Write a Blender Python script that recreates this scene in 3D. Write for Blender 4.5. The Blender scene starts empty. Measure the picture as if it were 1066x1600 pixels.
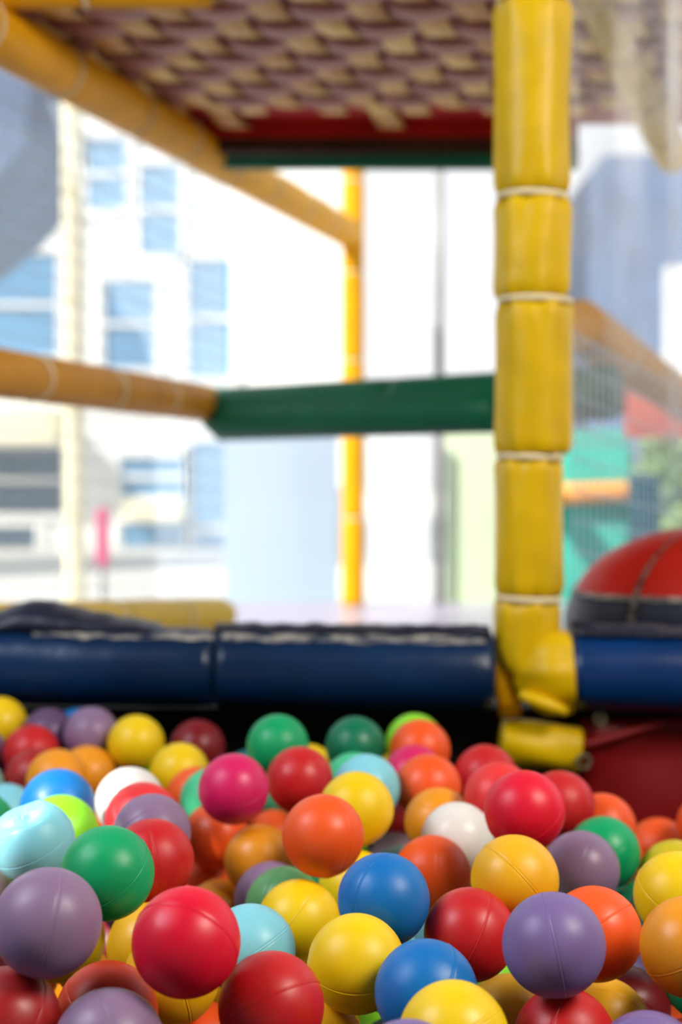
import bpy, bmesh, math, random
from mathutils import Vector, Matrix, noise
PI=math.pi
SC=bpy.context.scene; COL=SC.collection
F=1600*50/36; CZ=.58; TH=math.atan(60/F); ct,st=math.cos(TH),math.sin(TH)
CAM=Vector((0,0,CZ))
def at(px,py,d):
    """point seen at pixel (px,py) of the photograph, d metres along the view axis"""
    u=(px-533)/F; v=(800-py)/F
    return CAM+Vector((u, ct+v*st, -st+v*ct))*d
# ---------------------------------------------------------------- helpers
def lin(c):
    return tuple((x/255/12.92 if x/255<=.04045 else ((x/255+.055)/1.055)**2.4) for x in c)+(1,)
def mat(name,rgb,rough=.45,spec=.5,var=0,vscale=8,bump=0,bscale=60,rgb2=None,emit=None,coat=0,stretch=None):
    m=bpy.data.materials.new(name); m.use_nodes=True
    nt=m.node_tree; b=nt.nodes['Principled BSDF']
    b.inputs['Base Color'].default_value=lin(rgb); b.inputs['Roughness'].default_value=rough
    b.inputs['Specular IOR Level'].default_value=spec
    if coat: b.inputs['Coat Weight'].default_value=coat; b.inputs['Coat Roughness'].default_value=.15
    tc=nt.nodes.new('ShaderNodeTexCoord')
    src=tc.outputs['Object']
    if stretch:
        mp=nt.nodes.new('ShaderNodeMapping'); mp.inputs['Scale'].default_value=stretch
        nt.links.new(src,mp.inputs['Vector']); src=mp.outputs['Vector']
    if var or rgb2:
        n=nt.nodes.new('ShaderNodeTexNoise'); n.inputs['Scale'].default_value=vscale; n.inputs['Detail'].default_value=5
        nt.links.new(src,n.inputs['Vector'])
        r=nt.nodes.new('ShaderNodeValToRGB')
        c1=lin(rgb); c2=lin(rgb2) if rgb2 else tuple(x*(1-var) for x in c1[:3])+(1,)
        r.color_ramp.elements[0].color=c2; r.color_ramp.elements[1].color=c1
        r.color_ramp.elements[0].position=.35; r.color_ramp.elements[1].position=.62
        nt.links.new(n.outputs['Fac'],r.inputs['Fac']); nt.links.new(r.outputs['Color'],b.inputs['Base Color'])
    if bump:
        n=nt.nodes.new('ShaderNodeTexNoise'); n.inputs['Scale'].default_value=bscale; n.inputs['Detail'].default_value=4
        nt.links.new(src,n.inputs['Vector'])
        bp=nt.nodes.new('ShaderNodeBump'); bp.inputs['Strength'].default_value=bump; bp.inputs['Distance'].default_value=.004
        nt.links.new(n.outputs['Fac'],bp.inputs['Height']); nt.links.new(bp.outputs['Normal'],b.inputs['Normal'])
    return m
def obj(name,bm,m,parent=None,smooth=True):
    me=bpy.data.meshes.new(name)
    bmesh.ops.recalc_face_normals(bm,faces=bm.faces)
    bm.to_mesh(me); bm.free()
    if smooth:
        for p in me.polygons: p.use_smooth=True
    o=bpy.data.objects.new(name,me); COL.objects.link(o)
    if m is not None: me.materials.append(m)
    if parent is not None:
        o.parent=parent; o.location=-parent.location
    return o
def tag(o,label=None,cat=None,group=None,kind=None):
    if label: o['label']=label
    if cat: o['category']=cat
    if group: o['group']=group
    if kind: o['kind']=kind
    return o
def thing(name,label,cat,loc=(0,0,0),group=None):
    o=bpy.data.objects.new(name,None); COL.objects.link(o); o.location=loc; o.empty_display_size=.05
    return tag(o,label,cat,group)
def struct(name,bm,m,smooth=False):
    return tag(obj(name,bm,m,None,smooth),kind='structure')
def box(bm,lo,hi,M=None):
    vs=[bm.verts.new(Vector((x,y,z)) if M is None else M@Vector((x,y,z))) for x in(lo[0],hi[0]) for y in(lo[1],hi[1]) for z in(lo[2],hi[2])]
    for f in((0,1,3,2),(4,6,7,5),(0,4,5,1),(2,3,7,6),(0,2,6,4),(1,5,7,3)): bm.faces.new([vs[i] for i in f])
def rbox(lo,hi,bev=.01,seg=3):
    bm=bmesh.new(); box(bm,lo,hi); bmesh.ops.bevel(bm,geom=bm.edges[:],offset=bev,segments=seg,affect='EDGES',profile=.6)
    return bm
def frame(d):
    d=d.normalized(); up=Vector((0,0,1)) if abs(d.z)<.9 else Vector((0,-1,0))
    a=d.cross(up).normalized(); return a,a.cross(d)
def tube(bm,p0,p1,rf,n=28,m=24,caps=True,off=None):
    """tube from p0 to p1; rf(t,ang) gives the radius, off(t) a sideways offset"""
    p0,p1=Vector(p0),Vector(p1); a,b=frame(p1-p0); rings=[]
    for i in range(m+1):
        t=i/m; c=p0.lerp(p1,t)+(off(t) if off else Vector())
        rings.append([bm.verts.new(c+(a*math.cos(2*PI*k/n)+b*math.sin(2*PI*k/n))*rf(t,2*PI*k/n)) for k in range(n)])
    for i in range(m):
        for k in range(n): bm.faces.new((rings[i][k],rings[i][(k+1)%n],rings[i+1][(k+1)%n],rings[i+1][k]))
    if caps:
        bm.faces.new(rings[0][::-1]); bm.faces.new(rings[-1])
    return bm
def ease(rng,L,R,pinch0=.14,pinch1=.14,fold=.035,lump=.02,w=.018):
    """radius of a foam sleeve that is gathered at both ends"""
    ph=[rng.uniform(0,6.28) for _ in range(4)]; s=rng.uniform(0,50)
    def rf(t,a):
        x=t*L; e0=x; e1=L-x
        p=pinch0*math.exp(-(e0/w)**1.4)+pinch1*math.exp(-(e1/w)**1.4)
        fl=fold*(math.exp(-e0/.03)*math.sin(7*a+ph[0])+math.exp(-e1/.03)*math.sin(6*a+ph[1]))
        fl+=.5*fold*(math.exp(-e0/.03)*math.sin(13*a+ph[2])+math.exp(-e1/.03)*math.sin(11*a+ph[3]))
        return R*(1-p+fl+lump*noise.noise(Vector((math.cos(a)*1.3+s,math.sin(a)*1.3,x*9))))
    return rf
def torus_band(bm,c,d,R,h,th,n=32,rf=None):
    d=Vector(d).normalized(); a,b=frame(d); prof=[(-h/2,0),(-h/2*.7,th),(h/2*.7,th),(h/2,0)]
    rings=[]
    for k in range(n):
        t=2*PI*k/n; u=a*math.cos(t)+b*math.sin(t); r=R*(1+(rf(t) if rf else 0))
        rings.append([bm.verts.new(Vector(c)+d*x+u*(r+y)) for x,y in prof])
    for k in range(n):
        A,B_=rings[k],rings[(k+1)%n]
        for i in range(4): bm.faces.new((A[i],A[(i+1)%4],B_[(i+1)%4],B_[i]))
    return bm
# ---------------------------------------------------------------- materials
YEL=(224,182,0)
M={}
M['yellow_vinyl']=mat('yellow_vinyl',YEL,.4,.3,var=.16,vscale=14,bump=.5,bscale=24)
M['amber_vinyl']=mat('amber_vinyl',(236,168,0),.5,.22,var=.12,vscale=10,bump=.25,bscale=40)
M['tan_vinyl']=mat('tan_vinyl',(214,150,38),.5,.25,var=.15,vscale=10,bump=.2,bscale=40)
M['green_vinyl']=mat('green_vinyl',(0,100,66),.42,.3,var=.2,vscale=9,bump=.2,bscale=40)
M['navy_vinyl']=mat('navy_vinyl',(7,44,84),.30,.35,var=.35,vscale=7,bump=.3,bscale=30)
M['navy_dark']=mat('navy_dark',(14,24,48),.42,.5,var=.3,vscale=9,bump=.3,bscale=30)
M['red_vinyl']=mat('red_vinyl',(128,2,6),.45,.4,var=.15,vscale=6,bump=.2,bscale=25)
M['scarlet_vinyl']=mat('scarlet_vinyl',(182,24,8),.42,.3,var=.12,vscale=8,bump=.2,bscale=30)
M['black_vinyl']=mat('black_vinyl',(10,11,13),.6,.2,var=.3)
M['tie']=mat('tie',(238,222,180),.5,.4)
M['worn']=mat('worn',(165,160,150),.6,.3,rgb2=(20,40,70),vscale=38,stretch=(1,1,4))
M['steel']=mat('steel',(150,150,148),.35,.5,var=.2)
M['rust_metal']=mat('rust_metal',(105,92,66),.5,.5,var=.4,vscale=200)
M['pale_deck']=mat('pale_deck',(176,166,184),.3,.5,var=.1)
M['strap_tan']=mat('strap_tan',(255,218,132),.5,.4,rgb2=(206,145,70),vscale=9)
M['strap_mauve']=mat('strap_mauve',(186,118,106),.5,.4,var=.45,vscale=16,stretch=(1,6,1))
M['mat_red']=mat('mat_red',(150,16,14),.5,.4,var=.2)
M['brown']=mat('brown',(70,40,22),.6,.3,var=.3)
M['net_white']=mat('net_white',(196,212,228),.7,.2)
nb=M['net_white'].node_tree.nodes['Principled BSDF']; nb.inputs['Transmission Weight'].default_value=.0
M['pale_green']=mat('pale_green',(196,206,178),.7,.2,rgb2=(196,214,180),vscale=3)
M['screen_white']=mat('screen_white',(196,206,214),.7,.2,rgb2=(222,226,226),vscale=2)
M['facade']=mat('facade',(240,240,238),.8,.2,var=.04)
M['cream']=mat('cream',(248,240,205),.8,.2)
M['pane']=mat('pane',(112,164,205),.4,.3,var=.2,vscale=1.5)
M['pane_dark']=mat('pane_dark',(70,92,112),.4,.5,var=.25,vscale=2)
M['slate']=mat('slate',(112,132,165),.6,.4,var=.2,vscale=3)
M['white_panel']=mat('white_panel',(168,186,204),.6,.3,var=.05,vscale=2)
M['concrete']=mat('concrete',(225,222,214),.85,.2,var=.08,vscale=.8)
M['leaf']=mat('leaf',(165,190,130),.6,.3,var=.4,vscale=9)
M['teal_panel']=mat('teal_panel',(70,190,170),.5,.4,var=.15,vscale=6)
M['teal_dark']=mat('teal_dark',(10,70,82),.5,.4)
M['orange_vinyl']=mat('orange_vinyl',(236,160,70),.5,.4)
M['pinkred']=mat('pinkred',(205,112,98),.5,.4,var=.2)
M['magenta']=mat('magenta',(215,70,120),.6,.3)
M['roof']=mat('roof',(120,110,100),.8,.2)  # for the unseen roof added to keep light off the pit
M['shade_wall']=mat('shade_wall',(165,160,150),.85,.2)  # for the unseen side and rear blockers added to hold light back
M['pit_floor']=mat('pit_floor',(24,26,30),.8,.2)
def clear_vinyl():
    m=bpy.data.materials.new('clear_vinyl'); m.use_nodes=True; nt=m.node_tree; nt.nodes.clear(); N=nt.nodes.new; L=nt.links.new
    out=N('ShaderNodeOutputMaterial'); tr=N('ShaderNodeBsdfTransparent'); tl=N('ShaderNodeBsdfTranslucent'); df=N('ShaderNodeBsdfDiffuse'); gl=N('ShaderNodeBsdfGlossy')
    tr.inputs[0].default_value=(.96,.98,1,1); tl.inputs[0].default_value=(.8,.8,.8,1); df.inputs[0].default_value=(.72,.72,.73,1); gl.inputs['Roughness'].default_value=.3
    tc=N('ShaderNodeTexCoord'); n=N('ShaderNodeTexNoise'); n.inputs['Scale'].default_value=7; n.inputs['Detail'].default_value=6; L(tc.outputs['Object'],n.inputs['Vector'])
    mr=N('ShaderNodeMapRange'); mr.inputs['From Min'].default_value=.35; mr.inputs['From Max'].default_value=.7; mr.inputs['To Min'].default_value=.12; mr.inputs['To Max'].default_value=.42; L(n.outputs['Fac'],mr.inputs['Value'])
    a=N('ShaderNodeMixShader'); a.inputs[0].default_value=.45; L(tl.outputs[0],a.inputs[1]); L(df.outputs[0],a.inputs[2])
    b=N('ShaderNodeMixShader'); L(mr.outputs[0],b.inputs[0]); L(tr.outputs[0],b.inputs[1]); L(a.outputs[0],b.inputs[2])
    fr=N('ShaderNodeFresnel'); fr.inputs[0].default_value=1.45
    c=N('ShaderNodeMixShader'); fm=N('ShaderNodeMath'); fm.operation='MULTIPLY'; fm.inputs[1].default_value=.5; L(fr.outputs[0],fm.inputs[0]); L(fm.outputs[0],c.inputs[0]); L(b.outputs[0],c.inputs[1]); L(gl.outputs[0],c.inputs[2]); L(c.outputs[0],out.inputs[0])
    return m
M['clear']=clear_vinyl()
# ---------------------------------------------------------------- balls
R=.035
def ball_mesh(dent=False,seed=0):
    bm=bmesh.new(); n=64; rng=random.Random(seed)
    angs=[-90+180*i/44 for i in range(1,44)]
    extra=[-1.6,-1.0,-.55,0,.55,1.0,1.6]
    angs=sorted([a for a in angs if abs(a)>2]+extra)
    top=bm.verts.new((0,0,R)); bot=bm.verts.new((0,0,-R)); rings=[]
    for a in angs:
        r=R
        if abs(a)<.3: r=R*1.011
        elif abs(a)<.7: r=R*1.007
        elif abs(a)<1.3: r=R*.995
        if 83<a<85: r=R*1.004       # small round mould mark at the pole
        rings.append([bm.verts.new((r*math.cos(math.radians(a))*math.cos(2*PI*k/n),r*math.cos(math.radians(a))*math.sin(2*PI*k/n),r*math.sin(math.radians(a)))) for k in range(n)])
    for i in range(len(rings)-1):
        for k in range(n): bm.faces.new((rings[i][k],rings[i][(k+1)%n],rings[i+1][(k+1)%n],rings[i+1][k]))
    for k in range(n):
        bm.faces.new((bot,rings[0][(k+1)%n],rings[0][k])); bm.faces.new((top,rings[-1][k],rings[-1][(k+1)%n]))
    if dent:
        # caved-in pole: reflect the cap below its rim with a wavy crease
        for v in bm.verts:
            d=v.co.normalized(); q=math.acos(max(-1,min(1,d.z))); az=math.atan2(d.y,d.x)
            lim=.80+.10*math.sin(3*az+.6)
            if q<lim:
                h=R*math.cos(lim)*1.0; depth=(v.co.z-h)
                k=min(1,(lim-q)/.16)
                v.co.z-=depth*(1.0*k+.35*k*math.sin(2*az)*.5)
    me=bpy.data.meshes.new('ball'); bm.to_mesh(me); bm.free()
    for p in me.polygons: p.use_smooth=True
    return me
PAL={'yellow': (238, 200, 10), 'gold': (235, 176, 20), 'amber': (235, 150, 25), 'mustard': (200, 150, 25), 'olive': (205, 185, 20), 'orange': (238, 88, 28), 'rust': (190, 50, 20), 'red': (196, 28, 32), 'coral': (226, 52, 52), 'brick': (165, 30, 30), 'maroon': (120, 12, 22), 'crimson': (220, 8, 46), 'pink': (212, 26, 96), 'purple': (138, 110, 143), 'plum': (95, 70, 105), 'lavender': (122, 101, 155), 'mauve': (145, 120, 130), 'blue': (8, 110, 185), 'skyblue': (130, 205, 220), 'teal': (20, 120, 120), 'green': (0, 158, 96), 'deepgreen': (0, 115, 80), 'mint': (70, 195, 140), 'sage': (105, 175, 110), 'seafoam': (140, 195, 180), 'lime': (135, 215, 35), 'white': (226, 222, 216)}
def ball_mat(name,rgb):
    m=mat('ball_'+name,rgb,.34,.4,var=.06,vscale=22)
    nt=m.node_tree; b=nt.nodes['Principled BSDF']; L=nt.links.new
    tc=[x for x in nt.nodes if x.type=='TEX_COORD'][0]
    # rub marks and hairline scratches: roughness variation and a faint stretched bump
    n=nt.nodes.new('ShaderNodeTexNoise'); n.inputs['Scale'].default_value=55; n.inputs['Detail'].default_value=6; L(tc.outputs['Object'],n.inputs['Vector'])
    mr=nt.nodes.new('ShaderNodeMapRange'); mr.inputs['From Min'].default_value=.3; mr.inputs['From Max'].default_value=.75; mr.inputs['To Min'].default_value=.33; mr.inputs['To Max'].default_value=.52
    L(n.outputs['Fac'],mr.inputs['Value']); L(mr.outputs[0],b.inputs['Roughness'])
    mp=nt.nodes.new('ShaderNodeMapping'); mp.inputs['Scale'].default_value=(30,400,60); L(tc.outputs['Object'],mp.inputs['Vector'])
    n2=nt.nodes.new('ShaderNodeTexNoise'); n2.inputs['Scale'].default_value=1; n2.inputs['Detail'].default_value=3; L(mp.outputs['Vector'],n2.inputs['Vector'])
    bp=nt.nodes.new('ShaderNodeBump'); bp.inputs['Strength'].default_value=.05; bp.inputs['Distance'].default_value=.001
    L(n2.outputs['Fac'],bp.inputs['Height']); L(bp.outputs['Normal'],b.inputs['Normal'])
    b.inputs['Subsurface Weight'].default_value=.12; b.inputs['Subsurface Radius'].default_value=(1,.6,.4); b.inputs['Subsurface Scale'].default_value=.006
    return m
BM={k:ball_mat(k,v) for k,v in PAL.items()}
base_me=ball_mesh()
MESH={}
for k in PAL:
    me=base_me.copy(); me.name='ball_'+k; me.materials.append(BM[k]); MESH[k]=me
dent_me=ball_mesh(True); dent_me.materials.append(BM['skyblue'])
# normal of the moulding seam's plane for balls whose seam the photograph shows
SEAM={'big lavender':(.975,-.05,.21),'matte red':(.89,0,-.45),'large golden yellow':(.76,.28,.65),'bright orange ball behind':(-.56,.44,.70),
'red ball with a seam below':(.86,-.49,-.11),'big red ball with a level':(-.41,.46,.79),'yellow ball with a slanting':(.81,-.28,-.51),
'glossy blue ball with':(.75,-.66,-.06),'blue ball at the bottom':(.84,.16,-.51),'red ball with an upright':(.9,.25,.12),'golden orange ball with':(-.51,.08,.86),
'large emerald':(.48,.41,-.78),'big matte purple':(.94,.21,-.26),'golden yellow ball right of the red':(.31,.86,.41),'orange ball directly behind the glossy':(1,.07,0)}
BALLS=[
('yellow', 'yellow ball in the back row at the left end, below the navy flap', -0.4477, 1.8578, 0.2521),
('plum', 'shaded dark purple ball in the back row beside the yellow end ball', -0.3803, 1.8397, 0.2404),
('blue', 'blue ball barely showing behind two purple balls in the back row', -0.3552, 1.905, 0.2294),
('purple', 'dusty purple ball in the back row in front of the shaded blue one', -0.3187, 1.8055, 0.2476),
('red', 'red ball in front of the shaded purple one in the back left', -0.3874, 1.7699, 0.2311),
('brick', 'dull red ball under the red one, tucked behind the two orange balls', -0.3698, 1.7035, 0.2138),
('amber', 'orange ball just below the dusty purple ball in the back row', -0.3135, 1.7462, 0.2092),
('amber', 'orange ball directly behind the shiny blue ball, left of its orange twin', -0.3307, 1.6455, 0.2246),
('purple', 'purple ball cut by the left edge below the yellow end ball', -0.458, 1.7943, 0.2226),
('yellow', 'yellow ball in the back row right of the dusty purple ball', -0.2567, 1.7716, 0.2429),
('yellow', 'yellow ball below the shaded maroon ball in the back row', -0.1924, 1.6858, 0.2242),
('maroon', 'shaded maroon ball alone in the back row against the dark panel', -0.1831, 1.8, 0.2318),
('green', 'green ball standing highest in the back row, left of centre', -0.0714, 1.596, 0.2734),
('orange', 'orange ball peeking out behind the magenta pink ball', -0.1661, 1.622, 0.2085),
('mint', 'sunlit mint green ball half hidden by the magenta pink ball', -0.1423, 1.5565, 0.2212),
('coral', 'sunlit red ball squeezed between the white and dusty purple balls', -0.1896, 1.3466, 0.2509),
('white', 'white ball lying beside the shiny blue ball on the left', -0.2139, 1.4319, 0.2476),
('blue', 'shiny sunlit blue ball behind the dented pale blue ball', -0.2697, 1.3447, 0.2641),
('lime', 'lime green ball half hidden by the dented pale blue ball', -0.2537, 1.2764, 0.2546),
('skyblue', 'pale blue ball with a caved-in dent at the left edge', -0.259, 1.1886, 0.27),
('green', 'large emerald green ball with a scratch, above the big purple ball', -0.175, 1.0578, 0.2809),
('purple', 'dusty purple ball above the red ball with a seam', -0.1698, 1.2668, 0.2577),
('red', 'red ball with an upright seam beside the large emerald ball', -0.1588, 1.1882, 0.2543),
('purple', 'purple ball in the gap between the emerald and crimson balls', -0.2, 1.3781, 0.162),
('crimson', 'big glossy crimson ball lying free at the front left', -0.0996, 0.9072, 0.2787),
('purple', 'big matte purple ball at the front left edge', -0.1899, 0.9123, 0.2897),
('mauve', 'greyish mauve ball cut by the left edge above the big matte purple one', -0.3106, 1.2058, 0.2126),
('pink', 'magenta pink ball lying highest left of the red one', -0.1069, 1.4062, 0.2664),
('red', 'glossy red ball right of the magenta pink ball', -0.0433, 1.4882, 0.2577),
('orange', 'orange ball directly below the magenta pink ball', -0.132, 1.4905, 0.1978),
('orange', 'orange ball low in the gap below the magenta and glossy red balls', -0.0781, 1.641, 0.1544),
('amber', 'amber ball between the orange balls in the middle', -0.0814, 1.4067, 0.1951),
('orange', 'small visible piece of an orange ball right of the seamed red ball', -0.1501, 1.5225, 0.1372),
('amber', 'amber ball just behind the big glossy crimson ball', -0.1219, 1.4154, 0.1376),
('skyblue', 'pale blue ball leaning on the big glossy crimson ball', -0.07, 1.0859, 0.2129),
('purple', 'purple ball showing its top behind the sage green ball', -0.0665, 1.3402, 0.1761),
('sage', 'sage green ball behind the yellow ball with a slanting seam', -0.0508, 1.2624, 0.1928),
('yellow', 'yellow ball with a slanting seam beside the pale blue ball', -0.0355, 1.1868, 0.2032),
('gold', 'golden yellow ball wedged behind the left side of the crimson ball', -0.1534, 1.1339, 0.1993),
('yellow', 'sliver of a yellow ball at the right side of the big matte purple one', -0.2367, 1.2043, 0.1814),
('amber', 'amber ball squeezed beneath the big matte purple ball', -0.2394, 1.2528, 0.1299),
('rust', 'rust red ball between the big crimson and the bottom purple ball', -0.1601, 0.9626, 0.2109),
('brick', 'dark red ball in the bottom left corner', -0.2171, 0.9127, 0.2244),
('purple', 'purple ball cut by the bottom edge in front of the rust red one', -0.146, 0.8846, 0.2205),
('gold', 'golden ball beneath the big glossy crimson ball', -0.1236, 1.0277, 0.2127),
('orange', 'red orange ball cut by the bottom edge below the crimson ball', -0.1061, 1.0541, 0.1494),
('red', 'big red ball with a level seam at the bottom, right of the crimson ball', -0.046, 0.928, 0.2293),
('gold', 'pale golden ball cut by the bottom edge right of the seamed red ball', -0.017, 1.0156, 0.165),
('yellow', 'yellow sliver behind the pale golden ball at the bottom', -0.0178, 1.1843, 0.1106),
('orange', 'large glossy orange ball in the middle of the pit', -0.0153, 1.2074, 0.2706),
('skyblue', 'pale blue ball behind the yellow ball in the middle', 0.0269, 1.4822, 0.2507),
('yellow', 'bright yellow ball right of the large glossy orange ball', 0.0145, 1.333, 0.2639),
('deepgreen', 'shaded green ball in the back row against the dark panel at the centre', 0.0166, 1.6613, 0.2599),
('mint', 'mint green ball behind the pale blue ball at the centre', 0.0144, 1.5973, 0.2297),
('yellow', 'sliver of yellow ball above the pale blue ball at the centre', 0.0461, 1.758, 0.1975),
('lime', 'lime green ball peeking over an orange ball in the back row', 0.0894, 1.7202, 0.2535),
('orange', 'orange ball standing highest in the back row, in front of a lime one', 0.0916, 1.6448, 0.2593),
('pink', 'dull pink ball between two orange balls near the back', 0.0815, 1.5768, 0.2425),
('orange', 'orange ball in front of the dull pink one near the back', 0.093, 1.507, 0.2461),
('red', 'red ball in the shade below the stacked orange balls', 0.0827, 1.695, 0.1547),
('amber', 'amber ball behind the white ball right of centre', 0.0997, 1.4398, 0.2249),
('white', 'white ball right of centre in front of the amber one', 0.1118, 1.3556, 0.2295),
('mauve', 'mauve ball low in the gap below the bright yellow ball', 0.0615, 1.6321, 0.1299),
('seafoam', 'pale sea green sliver of a ball behind the glossy blue one', 0.0675, 1.5617, 0.133),
('lime', 'tiny lime green glimpse under the bright yellow ball', 0.0241, 1.7159, 0.0933),
('orange', 'orange ball directly behind the glossy blue ball', 0.0832, 1.2868, 0.2151),
('yellow', 'yellow ball half hidden behind the left side of the glossy blue ball', 0.0141, 1.2898, 0.2002),
('blue', 'glossy blue ball with a seam in the middle of the front', 0.0323, 1.0701, 0.2569),
('yellow', 'big yellow ball with a crease, in front of the glossy blue ball', 0.0111, 1.0083, 0.2296),
('blue', 'blue ball at the bottom, right of the big creased yellow ball', 0.0578, 0.9552, 0.2285),
('yellow', 'yellow ball cut by the bottom edge in front of the blue ball', 0.0709, 0.8857, 0.2251),
('red', 'matte red ball with a seam left of the lavender purple ball', 0.0978, 1.071, 0.23),
('lavender', 'big lavender purple ball with a pale upright seam at the front', 0.1446, 0.958, 0.26),
('orange', 'bright orange ball behind the right side of the lavender purple ball', 0.1903, 1.0565, 0.2354),
('gold', 'large golden yellow ball with a dark slanting seam, below the crimson one', 0.1382, 1.1223, 0.2574),
('crimson', 'crimson ball lying highest in front of the yellow post', 0.1594, 1.2271, 0.2873),
('coral', 'coral red ball behind the left side of the high crimson ball', 0.1582, 1.4151, 0.2562),
('red', 'dark red ball in the back at the foot of the yellow post', 0.1614, 1.5788, 0.2423),
('red', 'dull red ball behind the right side of the high crimson ball', 0.2233, 1.4394, 0.2424),
('yellow', 'thin yellow sliver right under the high crimson ball', 0.2163, 1.5454, 0.1839),
('orange', 'orange ball in front of the dark red panel, right of the dull red ball', 0.2753, 1.4862, 0.2086),
('orange', 'orange ball mostly hidden behind the green one on the right', 0.2954, 1.5448, 0.1623),
('orange', 'orange ball below the dark red panel near the right edge', 0.3624, 1.6094, 0.1529),
('orange', 'red orange ball cut by the right edge below the red panel', 0.4025, 1.5457, 0.1951),
('green', 'green ball on the right behind the dusky purple one', 0.2541, 1.3657, 0.2133),
('purple', 'dusky purple ball in front of the green ball on the right', 0.2188, 1.287, 0.219),
('olive', 'shaded olive yellow ball behind the bright yellow one at the right edge', 0.3213, 1.3567, 0.1926),
('yellow', 'bright yellow ball at the right edge above the golden orange one', 0.2707, 1.1351, 0.2409),
('amber', 'golden orange ball with a seam cut by the right edge', 0.245, 0.9886, 0.2481),
('orange', 'orange ball in the bottom right corner', 0.3178, 1.2814, 0.0624),
('lavender', 'lavender ball barely rising over the bottom edge at the right', 0.1985, 0.9051, 0.198),
('gold', 'golden yellow ball right of the red one at the bottom', 0.2045, 1.0934, 0.1526),
('maroon', 'dark maroon ball in the gap under the bright orange ball', 0.2351, 1.156, 0.14),
('red', 'red ball with a seam below the big lavender purple ball', 0.1539, 0.9685, 0.1906),
('mustard', 'shaded mustard ball in the gap left of the big lavender ball', 0.1349, 1.1324, 0.1416),
('skyblue', 'pale blue sliver between the bright orange and golden orange balls', 0.3163, 1.4026, 0.1347),
('lavender', 'lavender sliver right of the bright orange ball', 0.2944, 1.3347, 0.1027),
('deepgreen', 'dark green glimpse of a ball right above the bright orange one', 0.3164, 1.5429, 0.0902),
('skyblue', 'pale blue ball peeking out between the glossy blue and matte red balls', 0.1018, 1.4285, 0.1226),
('mustard', 'pale mustard sliver left of the large golden yellow ball', 0.1703, 1.4846, 0.1467),
('seafoam', 'pale teal ball cut by the left edge beside the dull red one', -0.435, 1.6765, 0.2077),
('skyblue', 'pale blue ball just left of the shiny blue ball', -0.3817, 1.6087, 0.1921),
('green', 'green ball cut by the left edge above the dented ball', -0.3602, 1.4052, 0.2289),
('orange', 'orange sliver between the lime and white balls', -0.2683, 1.6095, 0.1558),
('lime', 'dark lime glimpse behind the white ball at the back', -0.2401, 1.7985, 0.1764),
('teal', 'teal sliver under the highest green ball of the back row', -0.1164, 1.799, 0.1935),
('mint', 'mint green sliver between the magenta and glossy red balls', -0.0709, 1.6935, 0.2014),
('yellow', 'yellow sliver behind the glossy red ball at the back', -0.0406, 1.7583, 0.2087),
('green', 'green sliver right of the sage green ball', -0.0155, 1.4841, 0.1279),
('maroon', 'dark maroon ball deep in the gap below the emerald ball', -0.2262, 1.4279, 0.0992),
('lime', 'lime glimpse at the bottom below the big creased yellow ball', 0.0333, 1.2828, 0.0622),
('lavender', 'lavender ball just touching the bottom edge left of the yellow one', 0.0397, 0.8222, 0.2244),
('maroon', 'dark red ball buried under the greyish mauve ball at the left edge', -0.3038, 1.3578, 0.1014),
('green', 'green ball buried behind the orange one below the dark red panel', 0.379, 1.8267, 0.0615),
('maroon', 'dark red ball buried at the back left under the dull red one', -0.4176, 1.8875, 0.1679),
('skyblue', 'pale blue ball buried under the big creased yellow ball', 0.047, 1.2079, 0.0777),
('lime', 'lime green ball buried left of the shaded mustard one', 0.1494, 1.2314, 0.1299),
('orange', 'orange ball buried under the dark maroon one at the right edge', 0.292, 1.157, 0.0967),
('skyblue', 'light blue ball buried right behind the big creased yellow ball', 0.0415, 1.2123, 0.1523),
('deepgreen', 'dark green ball buried below the red panel behind the green ball', 0.334, 1.7737, 0.0356),
('red', 'red ball buried under the two orange twins near the back', -0.316, 1.7862, 0.1313),
('green', 'green ball under the golden orange one at the right edge', 0.2733, 1.0468, 0.2079),
('gold', 'golden ball buried between the big crimson and seamed red balls', -0.0897, 1.1952, 0.1378),
('red', 'plastic play ball lying just beyond the edge of the picture', -0.3256, 0.9484, 0.2428),
('green', 'plastic play ball lying just beyond the edge of the picture', 0.3395, 1.0406, 0.248),
('green', 'plastic play ball lying just beyond the edge of the picture', 0.2901, 0.9067, 0.2428),
('red', 'plastic play ball lying just beyond the edge of the picture', 0.2386, 0.8356, 0.2483),
('orange', 'plastic play ball lying just beyond the edge of the picture', -0.3708, 1.1595, 0.2519),
('green', 'plastic play ball lying just beyond the edge of the picture', -0.3312, 1.267, 0.2466),
('blue', 'plastic play ball lying just beyond the edge of the picture', -0.2786, 0.8559, 0.2344),
('purple', 'plastic play ball lying just beyond the edge of the picture', -0.3427, 1.0423, 0.2382),
('green', 'plastic play ball lying just beyond the edge of the picture', 0.3756, 1.2996, 0.2337),
('yellow', 'plastic play ball lying just beyond the edge of the picture', -0.4033, 1.3236, 0.2485),
('green', 'plastic play ball lying just beyond the edge of the picture', -0.2726, 1.0112, 0.1999),
('yellow', 'plastic play ball lying just beyond the edge of the picture', -0.5001, 1.6705, 0.2372),
('amber', 'plastic play ball lying just beyond the edge of the picture', 0.3512, 1.1437, 0.2394),
('blue', 'plastic play ball lying just beyond the edge of the picture', 0.325, 0.9602, 0.2085),
('orange', 'plastic play ball lying just beyond the edge of the picture', -0.3248, 1.1131, 0.2009),
('green', 'plastic play ball lying just beyond the edge of the picture', -0.0083, 1.6328, 0.1718),
('red', 'plastic play ball lying just beyond the edge of the picture', -0.2623, 1.3074, 0.1708),
('red', 'plastic play ball lying just beyond the edge of the picture', 0.4167, 1.3953, 0.2107),
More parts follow.
